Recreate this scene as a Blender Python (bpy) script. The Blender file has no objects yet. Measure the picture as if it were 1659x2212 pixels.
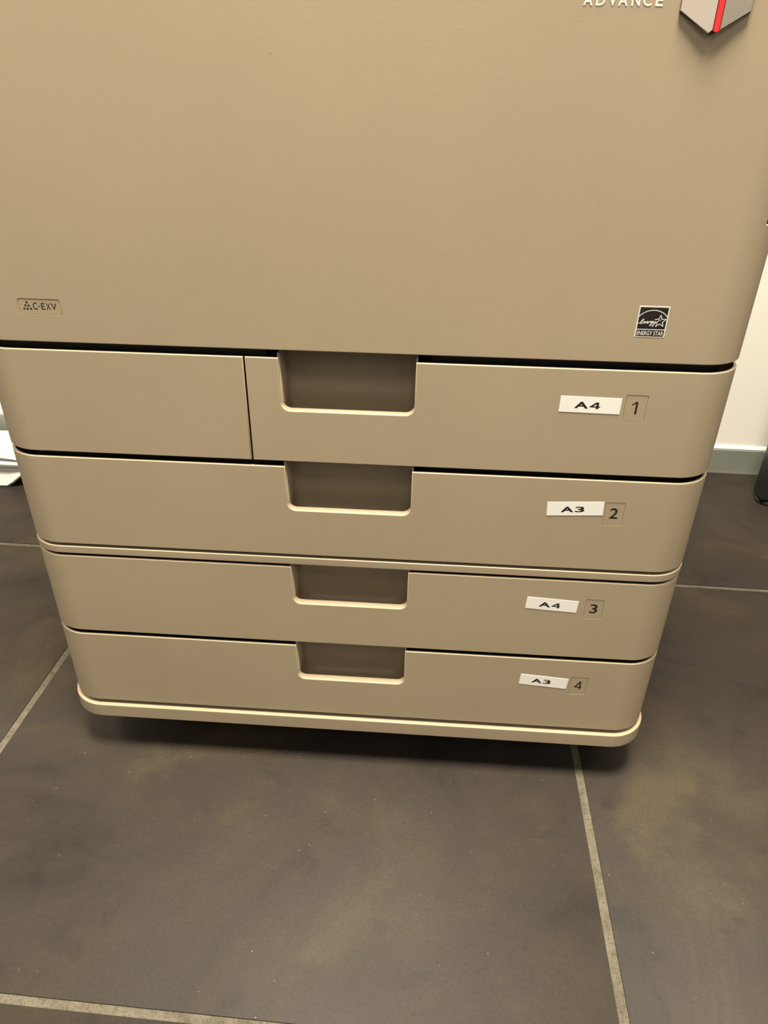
import bpy, bmesh, math, random
from mathutils import Vector, Matrix
from math import pi, sin, cos, radians

C = bpy.context.scene.collection
scene = bpy.context.scene

# ------------------------------------------------------------------ camera, light, exposure
cam_d = bpy.data.cameras.new('camera')
cam = bpy.data.objects.new('camera', cam_d); C.objects.link(cam)
cam.location = (0.06585, -0.56225, 0.67771)
cam.rotation_mode = 'XYZ'
cam.rotation_euler = (1.03454, -0.014427, 0.06736)
cam_d.sensor_fit = 'VERTICAL'; cam_d.sensor_height = 36.0
cam_d.lens = 36.0 * 1531.73 / 2212.0
cam_d.clip_start = 0.02; cam_d.clip_end = 50
scene.camera = cam

scene.view_settings.view_transform = 'Standard'
scene.view_settings.look = 'None'
scene.view_settings.gamma = 1.0
scene.view_settings.exposure = 0.28
scene.view_settings.use_curve_mapping = False

world = bpy.data.worlds.new('room_ambient'); scene.world = world
world.use_nodes = True
bgn = world.node_tree.nodes['Background']
bgn.inputs[0].default_value = (1.0, 0.945, 0.84, 1)
bgn.inputs[1].default_value = 0.31

CEIL = 2.45
LAMPS = [(0.10, -0.36, 118.0), (-1.75, -0.36, 28.0), (1.90, -0.36, 16.0), (0.10, -2.10, 9.0)]
LCOL = (1.0, 0.915, 0.76)

# ------------------------------------------------------------------ materials
def new_mat(name):
    m = bpy.data.materials.new(name); m.use_nodes = True
    nt = m.node_tree
    return m, nt, nt.nodes['Principled BSDF']

def simple(name, col, rough=0.5, metal=0.0, spec=0.5):
    m, nt, b = new_mat(name)
    b.inputs['Base Color'].default_value = (*col, 1)
    b.inputs['Roughness'].default_value = rough
    b.inputs['Metallic'].default_value = metal
    b.inputs['Specular IOR Level'].default_value = spec
    return m

def ramp(nt, stops):
    r = nt.nodes.new('ShaderNodeValToRGB')
    e = r.color_ramp.elements
    while len(e) > 1: e.remove(e[-1])
    e[0].position, e[0].color = stops[0][0], stops[0][1]
    for p, c in stops[1:]:
        x = e.new(p); x.color = c
    return r

def noise(nt, vec, scale, detail=3, rough=.5, dist=0):
    n = nt.nodes.new('ShaderNodeTexNoise')
    n.inputs['Scale'].default_value = scale; n.inputs['Detail'].default_value = detail
    n.inputs['Roughness'].default_value = rough; n.inputs['Distortion'].default_value = dist
    nt.links.new(vec, n.inputs['Vector'])
    return n

def mixc(nt, fac, a, b, mode='MIX'):
    x = nt.nodes.new('ShaderNodeMix'); x.data_type = 'RGBA'; x.blend_type = mode
    for s, v in ((x.inputs[0], fac), (x.inputs[6], a), (x.inputs[7], b)):
        if hasattr(v, 'links'): nt.links.new(v, s)
        else: s.default_value = v if isinstance(v, float) else (*v, 1)
    return x.outputs[2]

def coords(nt):
    t = nt.nodes.new('ShaderNodeNewGeometry'); return t.outputs['Position']

def plastic(name, col, rough=0.48, grain=0.12):
    m, nt, b = new_mat(name)
    P = coords(nt)
    big = noise(nt, P, 5.0, 3)
    rb = ramp(nt, [(0.3, (.955, .955, .955, 1)), (0.7, (1.04, 1.035, 1.03, 1))])
    nt.links.new(big.outputs['Fac'], rb.inputs[0])
    c = mixc(nt, 1.0, col, rb.outputs[0], 'MULTIPLY')
    # tiny dark nicks in the paint
    v = nt.nodes.new('ShaderNodeTexVoronoi'); v.inputs['Scale'].default_value = 42.0
    nt.links.new(P, v.inputs['Vector'])
    rs = ramp(nt, [(0.0, (1, 1, 1, 1)), (0.022, (1, 1, 1, 1)), (0.034, (0, 0, 0, 1))])
    nt.links.new(v.outputs['Distance'], rs.inputs[0])
    sel = nt.nodes.new('ShaderNodeSeparateColor'); nt.links.new(v.outputs['Color'], sel.inputs[0])
    gt = nt.nodes.new('ShaderNodeMath'); gt.operation = 'GREATER_THAN'; gt.inputs[1].default_value = 0.86
    nt.links.new(sel.outputs[0], gt.inputs[0])
    mu = nt.nodes.new('ShaderNodeMath'); mu.operation = 'MULTIPLY'
    nt.links.new(rs.outputs[0], mu.inputs[0]); nt.links.new(gt.outputs[0], mu.inputs[1])
    mu2 = nt.nodes.new('ShaderNodeMath'); mu2.operation = 'MULTIPLY'; mu2.inputs[1].default_value = 0.45
    nt.links.new(mu.outputs[0], mu2.inputs[0])
    c = mixc(nt, mu2.outputs[0], c, tuple(x * .25 for x in col))
    nt.links.new(c, b.inputs['Base Color'])
    b.inputs['Roughness'].default_value = rough
    b.inputs['Specular IOR Level'].default_value = 0.45
    n1 = noise(nt, P, 620.0, 2, .6)
    n2 = noise(nt, P, 210.0, 2, .5)
    ad = nt.nodes.new('ShaderNodeMath'); ad.operation = 'ADD'
    nt.links.new(n1.outputs['Fac'], ad.inputs[0]); nt.links.new(n2.outputs['Fac'], ad.inputs[1])
    bp = nt.nodes.new('ShaderNodeBump'); bp.inputs['Strength'].default_value = grain
    bp.inputs['Distance'].default_value = 0.0003
    nt.links.new(ad.outputs[0], bp.inputs['Height']); nt.links.new(bp.outputs[0], b.inputs['Normal'])
    return m

TAUPE = (0.400, 0.322, 0.217)
M_PL = plastic('taupe_plastic', TAUPE)
M_TRIM = plastic('taupe_plastic_smooth', TAUPE, 0.36, 0.05)
M_DARK = simple('black_chassis', (0.018, 0.015, 0.013), 0.6)
M_INK = simple('black_ink', (0.012, 0.010, 0.009), 0.5)
M_GREYINK = simple('dark_brown_ink', (0.030, 0.022, 0.014), 0.5)
M_PAPER = simple('white_sticker_paper', (0.93, 0.91, 0.84), 0.55)
M_WHITEINK = simple('white_ink', (0.80, 0.77, 0.70), 0.5)
M_LETTER = simple('pale_lettering', (0.78, 0.76, 0.70), 0.45)
M_RED = simple('red_plastic', (0.72, 0.035, 0.040), 0.35)
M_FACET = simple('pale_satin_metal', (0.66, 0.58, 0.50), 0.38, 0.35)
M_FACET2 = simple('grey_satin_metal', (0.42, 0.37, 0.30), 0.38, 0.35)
M_EMBASE = simple('dark_emblem_base', (0.035, 0.025, 0.02), 0.4)
M_RUBBER = simple('black_rubber', (0.012, 0.012, 0.012), 0.7)
M_STEEL = simple('steel', (0.5, 0.5, 0.48), 0.3, 1.0)
M_ALU = simple('satin_grey_skirting', (0.44, 0.46, 0.40), 0.25, 0.55)
M_FRAME_GLINT = simple('white_frame_and_ledge_glint', (0.85, 0.82, 0.74), 0.5)
M_BLACKM = simple('black_powder_coated_metal', (0.016, 0.016, 0.017), 0.42)
M_DESKTOP = simple('light_grey_laminate', (0.55, 0.53, 0.50), 0.45)

def wall_mat():
    m, nt, b = new_mat('white_painted_wall')
    P = coords(nt)
    n = noise(nt, P, 3.0, 4)
    r = ramp(nt, [(0.3, (.80, .765, .70, 1)), (0.7, (.84, .80, .73, 1))])
    nt.links.new(n.outputs['Fac'], r.inputs[0]); nt.links.new(r.outputs[0], b.inputs['Base Color'])
    b.inputs['Roughness'].default_value = 0.75
    n2 = noise(nt, P, 160.0, 3)
    bp = nt.nodes.new('ShaderNodeBump'); bp.inputs['Strength'].default_value = 0.12; bp.inputs['Distance'].default_value = 0.001
    nt.links.new(n2.outputs['Fac'], bp.inputs['Height']); nt.links.new(bp.outputs[0], b.inputs['Normal'])
    return m
M_WALL = wall_mat()

def tile_mat():
    m, nt, b = new_mat('dark_stoneware_tile')
    P = coords(nt)
    n = noise(nt, P, 4.4, 6, .64, .7)
    r = ramp(nt, [(0.30, (.018, .0148, .0125, 1)), (0.42, (.031, .0248, .0195, 1)), (0.53, (.039, .0300, .0210, 1)), (0.66, (.058, .0445, .0265, 1))])
    nt.links.new(n.outputs['Fac'], r.inputs[0])
    # purple grey clouds
    mp = nt.nodes.new('ShaderNodeMapping'); mp.inputs['Location'].default_value = (3.1, 1.7, 0)
    nt.links.new(P, mp.inputs[0])
    n2 = noise(nt, mp.outputs[0], 5.5, 5, .6, .4)
    r2 = ramp(nt, [(0.42, (0, 0, 0, 1)), (0.66, (.75, .75, .75, 1))])
    nt.links.new(n2.outputs['Fac'], r2.inputs[0])
    c = mixc(nt, r2.outputs[0], r.outputs[0], (.032, .0265, .0240))
    # small darker blotches
    n3 = noise(nt, P, 16.0, 4, .6, .3)
    r3 = ramp(nt, [(0.28, (.72, .73, .76, 1)), (0.42, (1, 1, 1, 1))])
    nt.links.new(n3.outputs['Fac'], r3.inputs[0])
    c = mixc(nt, 1.0, c, r3.outputs[0], 'MULTIPLY')
    n4 = noise(nt, P, 300.0, 3, .7)
    r4 = ramp(nt, [(0.3, (.84, .84, .84, 1)), (0.7, (1.16, 1.15, 1.13, 1))])
    nt.links.new(n4.outputs['Fac'], r4.inputs[0])
    c = mixc(nt, 1.0, c, r4.outputs[0], 'MULTIPLY')
    # dust specks
    for sc_, rad, thr in ((30.0, .022, .50), (95.0, .06, .62)):
        v = nt.nodes.new('ShaderNodeTexVoronoi'); v.inputs['Scale'].default_value = sc_
        nt.links.new(P, v.inputs['Vector'])
        rs = ramp(nt, [(0.0, (1, 1, 1, 1)), (rad * .7, (1, 1, 1, 1)), (rad, (0, 0, 0, 1))])
        nt.links.new(v.outputs['Distance'], rs.inputs[0])
        sep = nt.nodes.new('ShaderNodeSeparateColor'); nt.links.new(v.outputs['Color'], sep.inputs[0])
        mr = nt.nodes.new('ShaderNodeMapRange'); mr.inputs[1].default_value = thr; mr.inputs[2].default_value = 1.0
        mr.inputs[3].default_value = 0.0; mr.inputs[4].default_value = 0.75
        nt.links.new(sep.outputs[0], mr.inputs[0])
        mu = nt.nodes.new('ShaderNodeMath'); mu.operation = 'MULTIPLY'
        nt.links.new(rs.outputs[0], mu.inputs[0]); nt.links.new(mr.outputs[0], mu.inputs[1])
        c = mixc(nt, mu.outputs[0], c, (.30, .26, .20))
    nt.links.new(c, b.inputs['Base Color'])
    n5 = noise(nt, P, 9.0, 4)
    mr = nt.nodes.new('ShaderNodeMapRange'); mr.inputs[3].default_value = 0.50; mr.inputs[4].default_value = 0.62
    nt.links.new(n5.outputs['Fac'], mr.inputs[0]); nt.links.new(mr.outputs[0], b.inputs['Roughness'])
    b.inputs['Specular IOR Level'].default_value = 0.20
    n6 = noise(nt, P, 420.0, 3, .6)
    bp = nt.nodes.new('ShaderNodeBump'); bp.inputs['Strength'].default_value = 0.25; bp.inputs['Distance'].default_value = 0.0006
    nt.links.new(n6.outputs['Fac'], bp.inputs['Height']); nt.links.new(bp.outputs[0], b.inputs['Normal'])
    return m
M_TILE = tile_mat()

def grout_mat():
    m, nt, b = new_mat('sandy_grout')
    P = coords(nt)
    n = noise(nt, P, 55.0, 5, .7)
    r = ramp(nt, [(0.30, (.080, .066, .042, 1)), (0.50, (.125, .110, .078, 1)), (0.72, (.165, .148, .110, 1))])
    nt.links.new(n.outputs['Fac'], r.inputs[0])
    n2 = noise(nt, P, 520.0, 4, .7)
    r2 = ramp(nt, [(0.36, (.55, .52, .46, 1)), (0.50, (1, 1, 1, 1))])
    nt.links.new(n2.outputs['Fac'], r2.inputs[0])
    c = mixc(nt, 1.0, r.outputs[0], r2.outputs[0], 'MULTIPLY')
    nt.links.new(c, b.inputs['Base Color']); b.inputs['Roughness'].default_value = 0.85
    bp = nt.nodes.new('ShaderNodeBump'); bp.inputs['Strength'].default_value = 0.5; bp.inputs['Distance'].default_value = 0.001
    nt.links.new(n2.outputs['Fac'], bp.inputs['Height']); nt.links.new(bp.outputs[0], b.inputs['Normal'])
    return m
M_GROUT = grout_mat()

# ------------------------------------------------------------------ helpers
def finish(me, smooth=True, angle=35):
    bm = bmesh.new(); bm.from_mesh(me)
    bmesh.ops.recalc_face_normals(bm, faces=bm.faces)
    for f in bm.faces: f.smooth = smooth
    for e in bm.edges:
        e.smooth = not (len(e.link_faces) == 2 and e.calc_face_angle(0) > radians(angle))
    bm.to_mesh(me); bm.free()

def obj(name, bm, mats, parent=None, loc=None, label=None, cat=None, group=None, kind=None, smooth=True, wn=True, angle=35):
    me = bpy.data.meshes.new(name)
    if isinstance(bm, bmesh.types.BMesh):
        bm.to_mesh(me); bm.free()
    else:
        me = bm; me.name = name
    if len(me.materials): me.materials.clear()
    for m in (mats if isinstance(mats, (list, tuple)) else [mats]): me.materials.append(m)
    finish(me, smooth, angle)
    o = bpy.data.objects.new(name, me); C.objects.link(o)
    if loc: o.location = loc
    if parent: o.parent = parent
    if smooth and wn:
        w = o.modifiers.new('weighted', 'WEIGHTED_NORMAL'); w.keep_sharp = True; w.weight = 100
    if label: o['label'] = label
    if cat: o['category'] = cat
    if group: o['group'] = group
    if kind: o['kind'] = kind
    return o

def empty(name, loc, label, cat, group=None, rz=0):
    o = bpy.data.objects.new(name, None); C.objects.link(o)
    o.location = loc; o.rotation_euler = (0, 0, rz); o.empty_display_size = 0.1
    o['label'] = label; o['category'] = cat
    if group: o['group'] = group
    return o

def box(bm, lo, hi, bev=0, seg=2, mi=0):
    lo, hi = Vector(lo), Vector(hi)
    r = bmesh.ops.create_cube(bm, size=1, matrix=Matrix.Translation((lo + hi) / 2) @ Matrix.Diagonal((*(hi - lo), 1)))
    vs = r['verts']
    if bev:
        es = list({e for v in vs for e in v.link_edges})
        r2 = bmesh.ops.bevel(bm, geom=es, offset=bev, segments=seg, profile=.5, affect='EDGES')
        fs = r2['faces']
        for v in r2['verts']: fs += [f for f in v.link_faces]
        for f in set(fs): f.material_index = mi
    else:
        for v in vs:
            for f in v.link_faces: f.material_index = mi
    return bm

def prism(bm, pts, axis, a, b, mi=0):
    """extrude a 2D polygon: axis 'z' -> pts are (x,y); axis 'y' -> pts are (x,z)"""
    def P(p, h): return (p[0], p[1], h) if axis == 'z' else (p[0], h, p[1])
    v0 = [bm.verts.new(P(p, a)) for p in pts]; v1 = [bm.verts.new(P(p, b)) for p in pts]
    fs = [bm.faces.new(v0), bm.faces.new(v1[::-1])]
    n = len(pts)
    for i in range(n):
        j = (i + 1) % n
        fs.append(bm.faces.new((v0[i], v1[i], v1[j], v0[j])))
    for f in fs: f.material_index = mi
    return v0, v1, fs

def arc(cx, cy, r, a0, a1, n=8):
    return [(cx + r * cos(a0 + (a1 - a0) * i / n), cy + r * sin(a0 + (a1 - a0) * i / n)) for i in range(n + 1)]

def rrect(x0, z0, x1, z1, r, n=6):
    return (arc(x1 - r, z0 + r, r, -pi / 2, 0, n) + arc(x1 - r, z1 - r, r, 0, pi / 2, n) +
            arc(x0 + r, z1 - r, r, pi / 2, pi, n) + arc(x0 + r, z0 + r, r, pi, 1.5 * pi, n))

def ribbon(bm, pts, w, y, closed=False, mi=0, T=lambda p: p, th=.00004):
    """flat stroke of width w along a polyline in x,z, printed at depth y"""
    n = len(pts); L = []; R = []
    for i in range(n):
        p = Vector(pts[i])
        if closed: a, c = Vector(pts[i - 1]), Vector(pts[(i + 1) % n])
        else: a = Vector(pts[i - 1]) if i else None; c = Vector(pts[i + 1]) if i < n - 1 else None
        d1 = (p - a).normalized() if a is not None else None
        d2 = (c - p).normalized() if c is not None else None
        if d1 is None: d1 = d2
        if d2 is None: d2 = d1
        t = (d1 + d2)
        t = t.normalized() if t.length > 1e-6 else d1
        nn = Vector((-t.y, t.x)); k = max(.45, abs(nn.dot(Vector((-d1.y, d1.x)))))
        L.append(T(tuple(p + nn * w / 2 / k))); R.append(T(tuple(p - nn * w / 2 / k)))
    segs = range(n if closed else n - 1)
    for i in segs:
        j = (i + 1) % n
        vs = [bm.verts.new((q[0], y, q[1])) for q in (L[i], L[j], R[j], R[i])]
        f = bm.faces.new(vs); f.material_index = mi

def script_line(bm, pts, w, y, mi=0):
    """round-pen stroke; every piece sits a hair above the last so they never coincide"""
    q = []
    for i in range(len(pts) - 1):   # Catmull-Rom smoothing
        p0, p1, p2, p3 = (Vector(pts[max(0, min(len(pts) - 1, i + k))]) for k in (-1, 0, 1, 2))
        for k in range(4):
            t = k / 4
            q.append(.5 * ((2 * p1) + (p2 - p0) * t + (2 * p0 - 5 * p1 + 4 * p2 - p3) * t * t + (-p0 + 3 * p1 - 3 * p2 + p3) * t ** 3))
    q.append(Vector(pts[-1]))
    for i, p in enumerate(q):
        yy = y - i * 1e-6
        vs = [bm.verts.new((p.x + w / 2 * cos(2 * pi * k / 10), yy, p.y + w / 2 * sin(2 * pi * k / 10))) for k in range(10)]
        f = bm.faces.new(vs); f.material_index = mi
        if i + 1 < len(q):
            d = q[i + 1] - p
            if d.length < 1e-7: continue
            m = Vector((-d.y, d.x)).normalized() * w / 2; yy -= 5e-7
            vs = [bm.verts.new((r_.x, yy, r_.y)) for r_ in (p + m, p - m, q[i + 1] - m, q[i + 1] + m)]
            f = bm.faces.new(vs); f.material_index = mi

def four(bm, x0, z0, x1, z1, w, y, mi=0, T=lambda p: p, stretch=1.0):
    """the figure 4 as three pen strokes; stretch widens it sideways"""
    W = (x1 - x0) / stretch; H = z1 - z0
    S = lambda p: T((x0 + p[0] * stretch, z0 + p[1]))
    xv, zb_ = W * .74, H * .24
    ribbon(bm, [(xv, 0), (xv, H)], w, y, mi=mi, T=S)
    ribbon(bm, [(0, zb_ + w * .38), (W, zb_ + w * .38)], w * .85, y - 4e-6, mi=mi, T=S)
    ribbon(bm, [(w * .45, zb_ + w * .30), (xv - w * .25, H - w * .2)], w * .9, y - 8e-6, mi=mi, T=S)

def text_into(bm, s, x0, x1, z0, z1, y, mi=0, bold=0.0, T=lambda p: p, spacing=1.0, shear=0.0):
    cu = bpy.data.curves.new('t', 'FONT'); cu.body = s; cu.size = 1; cu.offset = bold
    cu.space_character = spacing; cu.shear = shear; cu.resolution_u = 6
    o = bpy.data.objects.new('t', cu); C.objects.link(o)
    dg = bpy.context.evaluated_depsgraph_get(); dg.update()
    me = bpy.data.meshes.new_from_object(o.evaluated_get(dg))
    xs = [v.co.x for v in me.vertices]; ys = [v.co.y for v in me.vertices]
    ax, bx, ay, by = min(xs), max(xs), min(ys), max(ys)
    vs = []
    for v in me.vertices:
        p = T((x0 + (v.co.x - ax) / (bx - ax) * (x1 - x0), z0 + (v.co.y - ay) / (by - ay) * (z1 - z0)))
        vs.append(bm.verts.new((p[0], y, p[1])))
    for pl in me.polygons:
        try:
            f = bm.faces.new([vs[i] for i in pl.vertices]); f.material_index = mi
        except ValueError: pass
    bpy.data.objects.remove(o); bpy.data.curves.remove(cu); bpy.data.meshes.remove(me)

def rot_about(cx, cz, a):
    ca, sa = cos(a), sin(a)
    return lambda p: (cx + (p[0] - cx) * ca - (p[1] - cz) * sa, cz + (p[0] - cx) * sa + (p[1] - cz) * ca)

# ------------------------------------------------------------------ the room
PSI = -0.0192
ROT = Matrix.Rotation(PSI, 4, 'Z')
def uv(bm):  # floor grid frame -> world
    bmesh.ops.transform(bm, matrix=ROT, verts=bm.verts); return bm

U0, DU, V0, DV, GW, GV = -0.4183, 0.6829, -0.2780, 0.6770, 0.0090, 0.0076
WALL = 0.823
bm = bmesh.new()
box(bm, (-3.6, -3.2, -0.05), (3.6, 0.95, -0.0013), mi=1)
for i in range(-4, 5):
    for j in range(-4, 2):
        u, v = U0 + i * DU, V0 + j * DV
        if v > WALL: continue
        box(bm, (u + GW / 2, v + GV / 2, -0.02), (u + DU - GW / 2, min(v + DV - GV / 2, WALL - .0085), 0), 0.0008, 2, 0)
obj('floor', uv(bm), [M_TILE, M_GROUT], kind='structure', wn=False)

bm = bmesh.new(); box(bm, (-3.4, WALL, -0.05), (3.4, WALL + .1, CEIL))
obj('wall_back', uv(bm), M_WALL, kind='structure', smooth=False)
bm = bmesh.new(); box(bm, (-3.4, -3.1, CEIL), (3.4, WALL + .1, CEIL + .1))
obj('ceiling', uv(bm), M_WALL, kind='structure', smooth=False)
bm = bmesh.new()
prism(bm, [(WALL, 0.0), (WALL - .008, 0.0), (WALL - .008, .0515), (WALL - .006, .0535), (WALL, .0545)], 'y', -3.4, 3.4)
for v in bm.verts: v.co = Vector((v.co.y, v.co.x, v.co.z))
obj('baseboard_back', uv(bm), M_ALU, kind='structure', smooth=False)
bm = bmesh.new()
prism(bm, [(WALL, 0.0545), (WALL - .0065, 0.0545), (WALL - .004, .0580), (WALL, .0600)], 'y', -3.4, 3.4)
for v in bm.verts: v.co = Vector((v.co.y, v.co.x, v.co.z))
obj('trim_1', uv(bm), M_FRAME_GLINT, kind='structure', smooth=False)  # white strip stands in for light caught on the skirting's top ledge

bm = bmesh.new(); box(bm, (-3.4, WALL - .0128, -.003), (3.4, WALL - .0078, .0010))
obj('trim_2', uv(bm), simple('grey_floor_sealant', (.075, .066, .058), .7), kind='structure', smooth=False)

# ceiling light panels
M_EMIT, nt, b = new_mat('lit_diffuser')
b.inputs['Base Color'].default_value = (.9, .88, .8, 1)
b.inputs['Emission Color'].default_value = (*LCOL, 1); b.inputs['Emission Strength'].default_value = 3.0
for (x, y, pw), wh in zip(LAMPS, ('above the copier front', 'left of the copier', 'right of the copier', 'behind the viewer')):
    t = empty('ceiling_light', (x, y, CEIL), 'square recessed ceiling light panel ' + wh, 'ceiling light', 'ceiling light panels')
    bm = bmesh.new()
    for a0, a1, b0, b1 in ((-.31, .31, -.31, -.295), (-.31, .31, .295, .31), (-.31, -.295, -.295, .295), (.295, .31, -.295, .295)):
        box(bm, (a0, b0, -.012), (a1, b1, 0))
    obj('frame', bm, M_FRAME_GLINT, t, smooth=False)
    bm = bmesh.new(); box(bm, (-.295, -.295, -.006), (.295, .295, -.001))
    obj('diffuser', bm, M_EMIT, t, smooth=False)
    ld = bpy.data.lights.new('panel_lamp', 'AREA'); ld.shape = 'SQUARE'; ld.size = 0.58
    ld.energy = pw; ld.color = LCOL
    lo = bpy.data.objects.new('panel_lamp', ld); C.objects.link(lo); lo.parent = t; lo.location = (0, 0, -.02)

# ------------------------------------------------------------------ the copier
HX, R = 0.3250, 0.038           # half width and corner radius
S0 = HX - R
SL = R * pi / 2
TH = 0.0024
def bend(s, d):
    a = abs(s); g = 1 if s >= 0 else -1
    if a <= S0: return (s, d)
    t = a - S0
    if t <= SL:
        q = t / R
        return (g * (S0 + (R - d) * sin(q)), R - (R - d) * cos(q))
    return (g * (HX - d), R + t - SL)

def panel(polys, depth=TH, bev=0.0008, cut=()):
    """a front panel drawn flat in (s, z) and wrapped round the copier's rounded front corners"""
    bm = bmesh.new(); vd = {}
    def V(p):
        k = (round(p[0], 6), round(p[1], 6))
        if k not in vd: vd[k] = bm.verts.new((k[0], 0, k[1]))
        return vd[k]
    fs = [bm.faces.new([V(p) for p in poly]) for poly in polys]
    r = bmesh.ops.extrude_face_region(bm, geom=fs)
    ev = [g for g in r['geom'] if isinstance(g, bmesh.types.BMVert)]
    for v in ev: v.co.y = depth
    bmesh.ops.recalc_face_normals(bm, faces=bm.faces)
    es = [e for e in bm.edges if all(abs(v.co.y) < 1e-7 for v in e.verts) and e.calc_face_angle(0) > 1]
    bmesh.ops.bevel(bm, geom=es, offset=bev, segments=3, profile=.5, affect='EDGES', clamp_overlap=True)
    for g in (-1, 1):
        for k in range(0, 15):
            s = g * (S0 + SL * k / 14)
            bmesh.ops.bisect_plane(bm, geom=bm.verts[:] + bm.edges[:] + bm.faces[:], dist=1e-6,
                                   plane_co=(s, 0, 0), plane_no=(1, 0, 0))
    for v in bm.verts:
        x, y = bend(v.co.x, v.co.y); v.co.x, v.co.y = x, y
    if not cut: return bm
    me = bpy.data.meshes.new('t'); bm.to_mesh(me); bm.free()
    o = bpy.data.objects.new('t', me); C.objects.link(o); tmp = []
    for (x0, z0, x1, z1, rr, dep) in cut:
        cb = bmesh.new(); v0, v1, _ = prism(cb, rrect(x0, z0, x1, z1, rr), 'y', -0.004, dep)
        bmesh.ops.recalc_face_normals(cb, faces=cb.faces)
        cm = bpy.data.meshes.new('c'); cb.to_mesh(cm); cb.free()
        co = bpy.data.objects.new('c', cm); C.objects.link(co); tmp.append(co)
        md = o.modifiers.new('b', 'BOOLEAN'); md.operation = 'DIFFERENCE'; md.solver = 'EXACT'; md.object = co
    dg = bpy.context.evaluated_depsgraph_get(); dg.update()
    res = bpy.data.meshes.new_from_object(o.evaluated_get(dg))
    for t in [o] + tmp: bpy.data.objects.remove(t)
    return res

SEND = S0 + SL + 0.030          # panels wrap 30 mm round the side
def plan(hx, y0, y1, r, n=10, rb=0.012):
    return (arc(hx - r, y0 + r, r, -pi / 2, 0, n) + arc(hx - rb, y1 - rb, rb, 0, pi / 2, 5) +
            arc(-hx + rb, y1 - rb, rb, pi / 2, pi, 5) + arc(-hx + r, y0 + r, r, pi, 1.5 * pi, n))

cop = empty('photocopier', (0, 0, 0), 'large taupe floor-standing office photocopier with four stacked paper drawers', 'photocopier')
BACK = 0.66

# levels measured from the floor
Z = dict(door=.4929, d1t=.4862, d1b=.3910, d2t=.3855, d2b=.2902, t1=.2870, t0=.2788, d3t=.2755, d3b=.1799, d4t=.1749, d4b=.0781, p1=.0735, p0=.0553)

# dark inner chassis, set back from the panels, notched behind the handles
bm = bmesh.new()
pl_ = arc(.313 - .03, .012 + .03, .03, -pi / 2, 0, 8) + [(.313, BACK - .01), (-.313, BACK - .01)] + arc(-.313 + .03, .012 + .03, .03, pi, 1.5 * pi, 8) + [(-.070, .012), (-.070, .075), (.070, .075), (.070, .012)]
prism(bm, pl_, 'z', .062, .968)
obj('chassis', bm, M_DARK, cop)

# beige side, back and top covers behind the wrapped front panels
bm = bmesh.new()
y0s = R + .0315
for g in (-1, 1):
    for z0, z1 in ((Z['p1'] + .001, Z['t0'] - .001), (Z['t1'] + .001, .97)):
        box(bm, (min(g * (HX - .004), g * HX), y0s, z0), (max(g * (HX - .004), g * HX), BACK, z1), .0012, 2)
for z0, z1 in ((Z['p1'] + .001, Z['t0'] - .001), (Z['t1'] + .001, .97)):
    box(bm, (-HX + .0045, BACK - .006, z0), (HX - .0045, BACK, z1), .0012, 2)
obj('side_cover', bm, M_PL, cop)
bm = bmesh.new(); prism(bm, plan(HX, 0.0, BACK, R), 'z', .972, 1.02)
obj('top_cover', bm, M_PL, cop)

# --- upper front door, with a grip opening on its right corner
HS = S0 + SL * .380
gz0, gz1, ge = .5975, .66, S0 + SL + .018
A = [(-SEND, Z['door']), (0, Z['door']), (0, .966), (-SEND, .966)]
B1 = [(0, Z['door']), (SEND, Z['door']), (SEND, gz1), (ge, gz1), (ge, gz0), (HS, gz0), (HS, gz1), (HS, .966), (0, .966)]
B2 = [(HS, gz1), (ge, gz1), (SEND, gz1), (SEND, .966), (HS, .966)]
door = obj('front_door', panel([A, B1, B2], TH, .0008,
        cut=[(-.2690, .5159, -.2334, .5286, 0.0022, .0006)]), M_PL, cop)
door['label'] = 'large plain upper front door'
# badge printing in the recess
bm = bmesh.new()
prism(bm, rrect(-.2690 + .00035, .5159 + .00045, -.2334 - .00035, .5286 - .0003, .0019), 'y', .00025, .0009)
obj('badge_plate', bm, M_TRIM, door, smooth=False)
bm = bmesh.new()
yb = .00020
for (x, z) in [(-.2616, .5254), (-.2631, .5229), (-.2603, .5228), (-.2646, .5203), (-.2618, .5203), (-.2590, .5203)]:
    vs = [bm.verts.new((x + .00092 * cos(a), yb, z + .00088 * sin(a))) for a in [2 * pi * k / 20 for k in range(20)]]
    bm.faces.new(vs)
text_into(bm, 'C', -.2569, -.2531, .5198, .5254, yb, bold=.012)
ribbon(bm, [(-.2525, .5225), (-.2508, .5225)], .0007, yb)
text_into(bm, 'E', -.2499, -.2468, .5199, .5252, yb, bold=.012)
text_into(bm, 'X', -.2460, -.2420, .5199, .5252, yb, bold=.012)
text_into(bm, 'V', -.2416, -.2370, .5199, .5252, yb, bold=.012)
obj('badge_lettering', bm, M_GREYINK, door, smooth=False, label='dark printed lettering with six dots')

# energy label
ex0, ex1, ez0, ez1 = .22735, .25055, .51415, .53825
bm = bmesh.new()
box(bm, (ex0, -.00015, ez0), (ex1, .0001, ez1), mi=0)
ye = -.00020
def quad(bm, x0, z0, x1, z1, y, mi):
    f = bm.faces.new([bm.verts.new((x, y, z)) for x, z in ((x0, z0), (x1, z0), (x1, z1), (x0, z1))]); f.material_index = mi
quad(bm, ex0 + .0009, .52065, ex1 - .0009, ez1 - .0009, ye, 1)
quad(bm, ex0 + .0009, ez0 + .0007, ex1 - .0009, .51985, ye, 1)
yw = -.00026
cx = (ex0 + ex1) / 2
ribbon(bm, arc(cx, .5210, .0142, radians(138.6), radians(41.4), 24), .00062, yw, mi=0)
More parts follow.
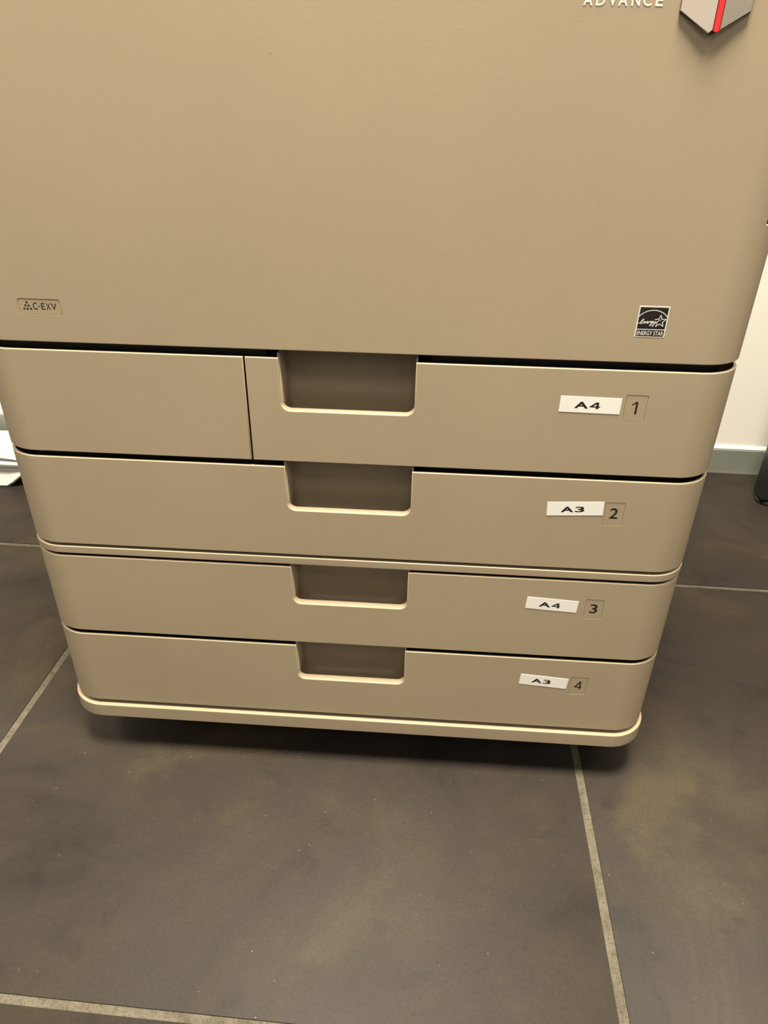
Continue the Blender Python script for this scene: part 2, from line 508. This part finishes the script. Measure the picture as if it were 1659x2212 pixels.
# star, drawn open on its left where the script runs into it
star = []
sx, sz = .2449, .5268
for k in range(10):
    rr = .0047 if k % 2 == 0 else .0021
    a = pi / 2 - k * pi / 5 + radians(2)
    star.append((sx + rr * cos(a) * .98, sz + rr * sin(a)))
ribbon(bm, [(star[8][0] + .0002, star[8][1]), star[9], star[0], star[1], star[2], star[3], star[4], star[5], star[6], star[7]], .00062, yw, mi=0)
scr = [(.2284, .5250), (.2295, .5249), (.2306, .5256), (.2320, .5270), (.2324, .5278), (.2318, .5281), (.2308, .5270), (.2302, .5254), (.2305, .5247), (.2314, .5247), (.2324, .5254), (.2331, .5263)]
script_line(bm, scr, .00052, yw - .00001)
script_line(bm, [(.2331, .5263), (.2329, .5249), (.2337, .5262), (.2343, .5262), (.2343, .5252), (.2350, .5253), (.2358, .5262), (.2355, .5267), (.2350, .5258), (.2354, .5251), (.2363, .5254), (.2370, .5266), (.2372, .5260), (.2380, .5266)], .00050, yw - .00006)
script_line(bm, [(.2392, .5266), (.2384, .5267), (.2379, .5260), (.2382, .5254), (.2390, .5260), (.2394, .5267), (.2388, .5250), (.2380, .5234), (.2374, .5233), (.2380, .5243), (.2396, .5256)], .00050, yw - .00014)
script_line(bm, [(.2398, .5267), (.2398, .5257), (.2405, .5258), (.2413, .5268), (.2408, .5250), (.2400, .5230), (.2394, .5229), (.2402, .5243), (.2420, .5258), (.2440, .5274), (.2452, .5280)], .00050, yw - .00021)
text_into(bm, 'ENERGY STAR', .22885, .24925, .51565, .51895, yw, mi=0, bold=.012)
obj('energy_label', bm, [M_WHITEINK, M_INK], door, smooth=False, label='small square black and white energy rating label')

# brand word
bm = bmesh.new()
for ch, a, b in (('A', .1546, .1606), ('D', .1627, .1683), ('V', .1703, .1759), ('A', .1766, .1826), ('N', .1849, .1902), ('C', .1921, .1976), ('E', .1999, .2047)):
    text_into(bm, ch, a, b, .7263, .7325, -.0002, bold=.02)
obj('brand_lettering', bm, M_LETTER, door, smooth=False, label='pale capital lettering on the door')

# faceted hexagonal emblem
ecx = .2376; hw = .0219; zl, zu = .7240, .7500; zt, zb = .7625, .7120
bm = bmesh.new()
hexo = [(ecx, zb - .0008), (ecx + hw, zl - .0008), (ecx + hw, zu), (ecx, zt), (ecx - hw, zu), (ecx - hw, zl - .0008)]
prism(bm, hexo, 'y', 0.0002, -.0018)
obj('emblem_base', bm, M_EMBASE, door, smooth=False, label='dark hexagonal backing of the emblem')
def facet(name, pts, mat, label):
    bm = bmesh.new()
    f = [bm.verts.new(p) for p in pts]; g = [bm.verts.new((p[0], -.0016, p[2])) for p in pts]
    bm.faces.new(f); bm.faces.new(g[::-1])
    for i in range(len(pts)):
        j = (i + 1) % len(pts); bm.faces.new((f[i], g[i], g[j], f[j]))
    bmesh.ops.recalc_face_normals(bm, faces=bm.faces)
    es = [e for e in bm.edges if all(v in f for v in e.verts)]
    bmesh.ops.bevel(bm, geom=es, offset=.0004, segments=2, profile=.5, affect='EDGES')
    obj(name, bm, mat, door, label=label)
yo, yr = -.0027, -.0046
facet('emblem_facet', [(ecx - hw, yo, zl), (ecx - .0024, yr, zb), (ecx - .0002, yr, zb + .002), (ecx - .0002, yr, zt - .002), (ecx - .0024, yr, zt), (ecx - hw, yo, zu)], M_FACET, 'pale left face of the emblem')
facet('emblem_stripe', [(ecx + .0003, yr - .0002, zb + .0013), (ecx + .0022, yr - .0002, zb + .0004), (ecx + .0040, yr - .0002, zb + .0013), (ecx + .0040, yr - .0002, zt - .0015), (ecx + .0003, yr - .0002, zt - .0015)], M_RED, 'red stripe of the emblem')
facet('emblem_facet', [(ecx + .0044, yr, zb + .0018), (ecx + hw, yo, zl), (ecx + hw, yo, zu), (ecx + .0044, yr, zt - .002)], M_FACET2, 'greyer right face of the emblem')

# --- drawers
def drawer_poly(s0, s1, zb_, zt_, zh):
    hx, r = .0572, .0080
    return [[(s0, zb_), (s1, zb_), (s1, zt_), (hx, zt_)] + [(x, z) for x, z in arc(hx - r, zh + r, r, 0, -pi / 2, 8)] +
            [(x, z) for x, z in arc(-hx + r, zh + r, r, -pi / 2, -pi, 8)] + [(-hx, zt_), (s0, zt_)]]

def pocket(zh, zt_):
    """a curved tray behind the handle cut-out"""
    bm = bmesh.new()
    w, r, yd = .0578, .012, .046
    path = [(-w, .0032)] + arc(-w + r, yd - r, r, pi, pi / 2, 8) + arc(w - r, yd - r, r, pi / 2, 0, 8) + [(w, .0032)]
    zs = [(zt_ + .003, 0), (zh - .004, 0), (zh - .014, .0008), (zh - .021, .003), (zh - .0250, .008), (zh - .0260, .014)]
    def inner(off):
        pts = []
        for (x, y) in path:
            k = max(0.0, 1 - off / w)
            yy = .0032 + (y - .0032) * max(0.05, 1 - off / (yd - .0032))
            pts.append((x * k, yy))
        return pts
    rows = []
    for z, off in zs:
        rows.append([bm.verts.new((x, y, z)) for x, y in inner(off)])
    for a, b in zip(rows, rows[1:]):
        for i in range(len(a) - 1): bm.faces.new((a[i], a[i + 1], b[i + 1], b[i]))
    bm.faces.new(rows[-1])
    bmesh.ops.recalc_face_normals(bm, faces=bm.faces)
    return bm

def lip(zh):
    """thickened bright edge along the bottom of the cut-out"""
    bm = bmesh.new()
    hx, r, w = .0572, .0080, .0016
    outer = [(hx, zh + r)] + arc(hx - r, zh + r, r, 0, -pi / 2, 8) + arc(-hx + r, zh + r, r, -pi / 2, -pi, 8) + [(-hx, zh + r)]
    inner = [(-hx - w, zh + r)] + arc(-hx + r, zh + r, r + w, -pi, -pi / 2, 8) + arc(hx - r, zh + r, r + w, -pi / 2, 0, 8) + [(hx + w, zh + r)]
    prism(bm, outer + inner, 'y', .0025, .0078)
    return bm

DR = [('A4', '1', -.0855, Z['d1b'], Z['d1t'], .4395, (.2310, .4420, .2490, .4657), (.20285, .4556, 0.0006 - .012), (.1899, .2111, .4525, .4583)),
      ('A3', '2', -SEND, Z['d2b'], Z['d2t'], .3400, (.2318, .3401, .2495, .3639), (.20550, .3559, .054), (.1928, .2137, .3521, .3582)),
      ('A4', '3', -SEND, Z['d3b'], Z['d3t'], .2305, (.2315, .2312, .2493, .2549), (.19940, .2462, -.055), (.1867, .2077, .2427, .2488)),
      ('A3', '4', -SEND, Z['d4b'], Z['d4t'], .1279, (.2320, .1287, .2498, .1529), (.20425, .1446, -.076), (.1916, .2117, .1414, .1478))]

def digit(bm, ch, x0, z0, x1, z1, y, mi):
    w = (x1 - x0)
    if ch == '1':
        ribbon(bm, [(x0 + .10 * w, z1 - .0031), (x0 + w * .56, z1 - .0006), ], .0011, y, mi=mi)
        ribbon(bm, [(x0 + w * .62, z1), (x0 + w * .62, z0)], .00165, y - .000004, mi=mi)
    elif ch == '4':
        four(bm, x0 - .0002, z0, x1 + .0003, z1, .00150, y, mi)
    else:
        text_into(bm, ch, x0, x1, z0, z1, y, mi, bold=.012)

for size, num, s0, zb_, zt_, zh, tab, (lx, lz, la), tx in DR:
    me = panel(drawer_poly(s0, SEND, zb_, zt_, zh), TH, .0008, cut=[(*tab, .0012, .0006)])
    d = obj('paper_drawer', me, M_PL, cop, label='front of drawer %s with cut-out grip and %s sticker' % (num, size))
    hr = obj('handle_recess', pocket(zh, zt_), M_PL, d, label='shadowed finger recess', wn=False)
    so = hr.modifiers.new('wall', 'SOLIDIFY'); so.thickness = .0016; so.offset = 0
    obj('handle_lip', lip(zh), M_TRIM, d)
    bm = bmesh.new()
    x0, z0, x1, z1 = tab
    cx_, cz_ = (x0 + x1) / 2 - .0001, (z0 + z1) / 2 + .0005
    prism(bm, rrect(x0 + .00035, z0 + .00045, x1 - .00035, z1 - .00030, .0009), 'y', .00018, .0010, mi=0)
    digit(bm, num, cx_ - .0037, cz_ - .0054, cx_ + .0037, cz_ + .0056, .00014, 1)
    obj('number_tab', bm, [M_TRIM, M_INK], d, smooth=False, label='recessed tab printed %s' % num)
    bm = bmesh.new()
    T = rot_about(lx, lz, la)
    prism(bm, [T(p) for p in ((lx - .0251, lz - .0070), (lx + .0251, lz - .0070), (lx + .0251, lz + .0070), (lx - .0251, lz + .0070))], 'y', -.00025, .0001, mi=0)
    ax, bx, az, bz = tx
    mid = ax + (bx - ax) * .545
    la2 = la if num != '1' else -.012
    tcx, tcz = (ax + bx) / 2, (az + bz) / 2
    T2 = rot_about(tcx, tcz, la2)
    text_into(bm, 'A', ax, mid, tcz - .0029, tcz + .0029, -.00030, 1, bold=.028, T=T2)
    if size[1] == '4': four(bm, mid + (bx - ax) * .05, tcz - .0029, bx, tcz + .0029, .00115, -.00030, 1, T2, 1.75)
    else: text_into(bm, size[1], mid + (bx - ax) * .06, bx, tcz - .0029, tcz + .0029, -.00030, 1, bold=.022, T=T2)
    obj('size_sticker', bm, [M_PAPER, M_INK], d, smooth=False, label='white sticker reading %s' % size)

# left cover beside the first drawer
cv = obj('left_cover', panel([[(-SEND, Z['d1b']), (-.0870, Z['d1b']), (-.0870, Z['d1t']), (-SEND, Z['d1t'])]], TH, .0008), M_PL, cop,
    label='plain cover panel left of drawer 1')
bm = bmesh.new()
box(bm, (-.0935, .0030, Z['d1b'] - .0012), (-.0880, .0075, Z['d1b'] + .010), .0004, 1)
obj('cover_clip', bm, M_PL, cv)
bm = bmesh.new()
box(bm, (-.2860, .0030, Z['d1b'] - .0016), (-.2800, .0065, Z['d1b'] + .006), .0004, 1)
obj('cover_clip', bm, M_PL, cv)

# slim bands
def slab(name, hx, y0, z0, z1, bt, bb, r, label, mat=M_TRIM):
    bm = bmesh.new()
    v0, v1, fs = prism(bm, plan(hx, y0, BACK, r, 14), 'z', z0, z1)
    bmesh.ops.recalc_face_normals(bm, faces=bm.faces)
    te = [e for e in bm.edges if all(v in v1 for v in e.verts)]; be = [e for e in bm.edges if all(v in v0 for v in e.verts)]
    bmesh.ops.bevel(bm, geom=te, offset=bt, segments=4, profile=.5, affect='EDGES')
    be = [e for e in bm.edges if e.is_valid and all(abs(v.co.z - z0) < 1e-6 for v in e.verts)]
    bmesh.ops.bevel(bm, geom=be, offset=bb, segments=3, profile=.5, affect='EDGES')
    return obj(name, bm, mat, cop, label=label)
slab('middle_band', HX + .0003, -.0003, Z['t0'], Z['t1'], .0008, .0008, R, 'thin band between drawers 2 and 3')
slab('base_plinth', HX + .0034, -.0034, Z['p0'], Z['p1'] - .0006, .0010, .0010, R + .004, 'base rim under drawer 4')

# casters
def caster(x, y):
    bm = bmesh.new()
    box(bm, (x - .030, y - .025, .0480), (x + .030, y + .025, .0560), .002, 1)
    for g in (-1, 1):
        box(bm, (x + g * .017 - .0015, y - .006, .012), (x + g * .017 + .0015, y + .022, .049), .0008, 1)
    c = obj('caster', bm, M_DARK, cop)
    bm = bmesh.new()
    prof = [(.0, -.014), (.016, -.014), (.0215, -.012), (.0230, -.008), (.0230, .008), (.0215, .012), (.016, .014), (.0, .014)]
    n = 28; rows = []
    for rr, h in prof[1:-1]:
        rows.append([bm.verts.new((x + h, y + .010 + rr * cos(2 * pi * k / n), .0230 + rr * sin(2 * pi * k / n))) for k in range(n)])
    for a, b in zip(rows, rows[1:]):
        for k in range(n): bm.faces.new((a[k], a[(k + 1) % n], b[(k + 1) % n], b[k]))
    bm.faces.new(rows[0]); bm.faces.new(rows[-1][::-1])
    obj('wheel', bm, M_RUBBER, c)
for x in (-.225, .215):
    for y in (.065, BACK - .09): caster(x, y)

# ------------------------------------------------------------------ desk on the right (its back left leg is in view)
desk = empty('desk', (.735, .36, 0), 'desk standing right of the copier on black square metal legs', 'desk')
def dpart(name, bm, mat, label=None):
    bmesh.ops.translate(bm, verts=bm.verts, vec=(-.735, -.36, 0))
    return obj(name, bm, mat, desk, label=label)
for x, y in ((.7175, .665), (.7175, .02), (2.06, .665), (2.06, .02)):
    bm = bmesh.new(); box(bm, (x, y, .012), (x + .042, y + .042, .700), .003, 3)
    l = dpart('leg', bm, M_BLACKM)
    bm = bmesh.new()
    n = 24; rows = []
    for rr, h in ((.017, 0), (.0215, .002), (.0215, .006), (.016, .0085), (.012, .012)):
        rows.append([bm.verts.new((x + .021 + rr * cos(2 * pi * k / n), y + .021 + rr * sin(2 * pi * k / n), h)) for k in range(n)])
    for a, b in zip(rows, rows[1:]):
        for k in range(n): bm.faces.new((a[k], a[(k + 1) % n], b[(k + 1) % n], b[k]))
    bm.faces.new(rows[0][::-1]); bm.faces.new(rows[-1])
    bmesh.ops.translate(bm, verts=bm.verts, vec=(-.735, -.36, 0))
    o = obj('foot_glide', bm, M_RUBBER, l)
bm = bmesh.new()
box(bm, (.7595, .675, .660), (2.06, .700, .700)); box(bm, (.7595, .030, .660), (2.06, .055, .700))
box(bm, (.725, .062, .660), (.750, .665, .700)); box(bm, (2.07, .062, .660), (2.095, .665, .700))
dpart('frame', bm, M_BLACKM)
bm = bmesh.new(); box(bm, (.700, -.005, .700), (2.11, .735, .725), .002, 2)
dpart('desktop', bm, M_DESKTOP)

# ------------------------------------------------------------------ white wrapped package on the floor, left
def package_mat():
    m, nt, b = new_mat('white_wrapping')
    P = coords(nt)
    b.inputs['Base Color'].default_value = (.68, .665, .63, 1); b.inputs['Roughness'].default_value = 0.45
    n = noise(nt, P, 22.0, 4)
    bp = nt.nodes.new('ShaderNodeBump'); bp.inputs['Strength'].default_value = 0.25; bp.inputs['Distance'].default_value = 0.004
    nt.links.new(n.outputs['Fac'], bp.inputs['Height']); nt.links.new(bp.outputs[0], b.inputs['Normal'])
    return m
# cross sections along x: (y, z) rings; the right end tapers up off the floor
def ring(k, zb0):   # k: lift of the underside towards the right end
    return [(.606, zb0), (.603, zb0 + .004), (.612, .018 + zb0 * .6), (.621, .0405), (.606, .0450), (.605, .0490), (.621, .0515),
            (.611, .0610 - k), (.618, .0640 - k), (.660, .0630 - k), (.730, .0500 - k * .5), (.790, .0330), (.794, zb0 * .6 + .010), (.790, zb0 * .6)]
xs = [(-1.02, 0, .0), (-.98, 0, 0.0), (-.86, -.0006, 0), (-.80, .0004, 0), (-.762, 0, 0), (-.741, .0004, .0004), (-.728, .0022, .0085), (-.708, .0050, .0240), (-.690, .0065, .0330), (-.672, .009, .040)]
bm = bmesh.new(); rows = []
for x, k, zb0 in xs:
    rg = ring(k, zb0)
    rows.append([bm.verts.new((x, y, max(z, zb0 + .0004 * i if i < 7 else 0))) for i, (y, z) in enumerate(rg)])
for a, b in zip(rows, rows[1:]):
    n = len(a)
    for k in range(n): bm.faces.new((a[k], a[(k + 1) % n], b[(k + 1) % n], b[k]))
bm.faces.new(rows[0][::-1]); bm.faces.new(rows[-1])
obj('wrapped_package', bm, package_mat(), label='white wrapped package with a folded edge lying on the floor at far left', cat='package', angle=22)
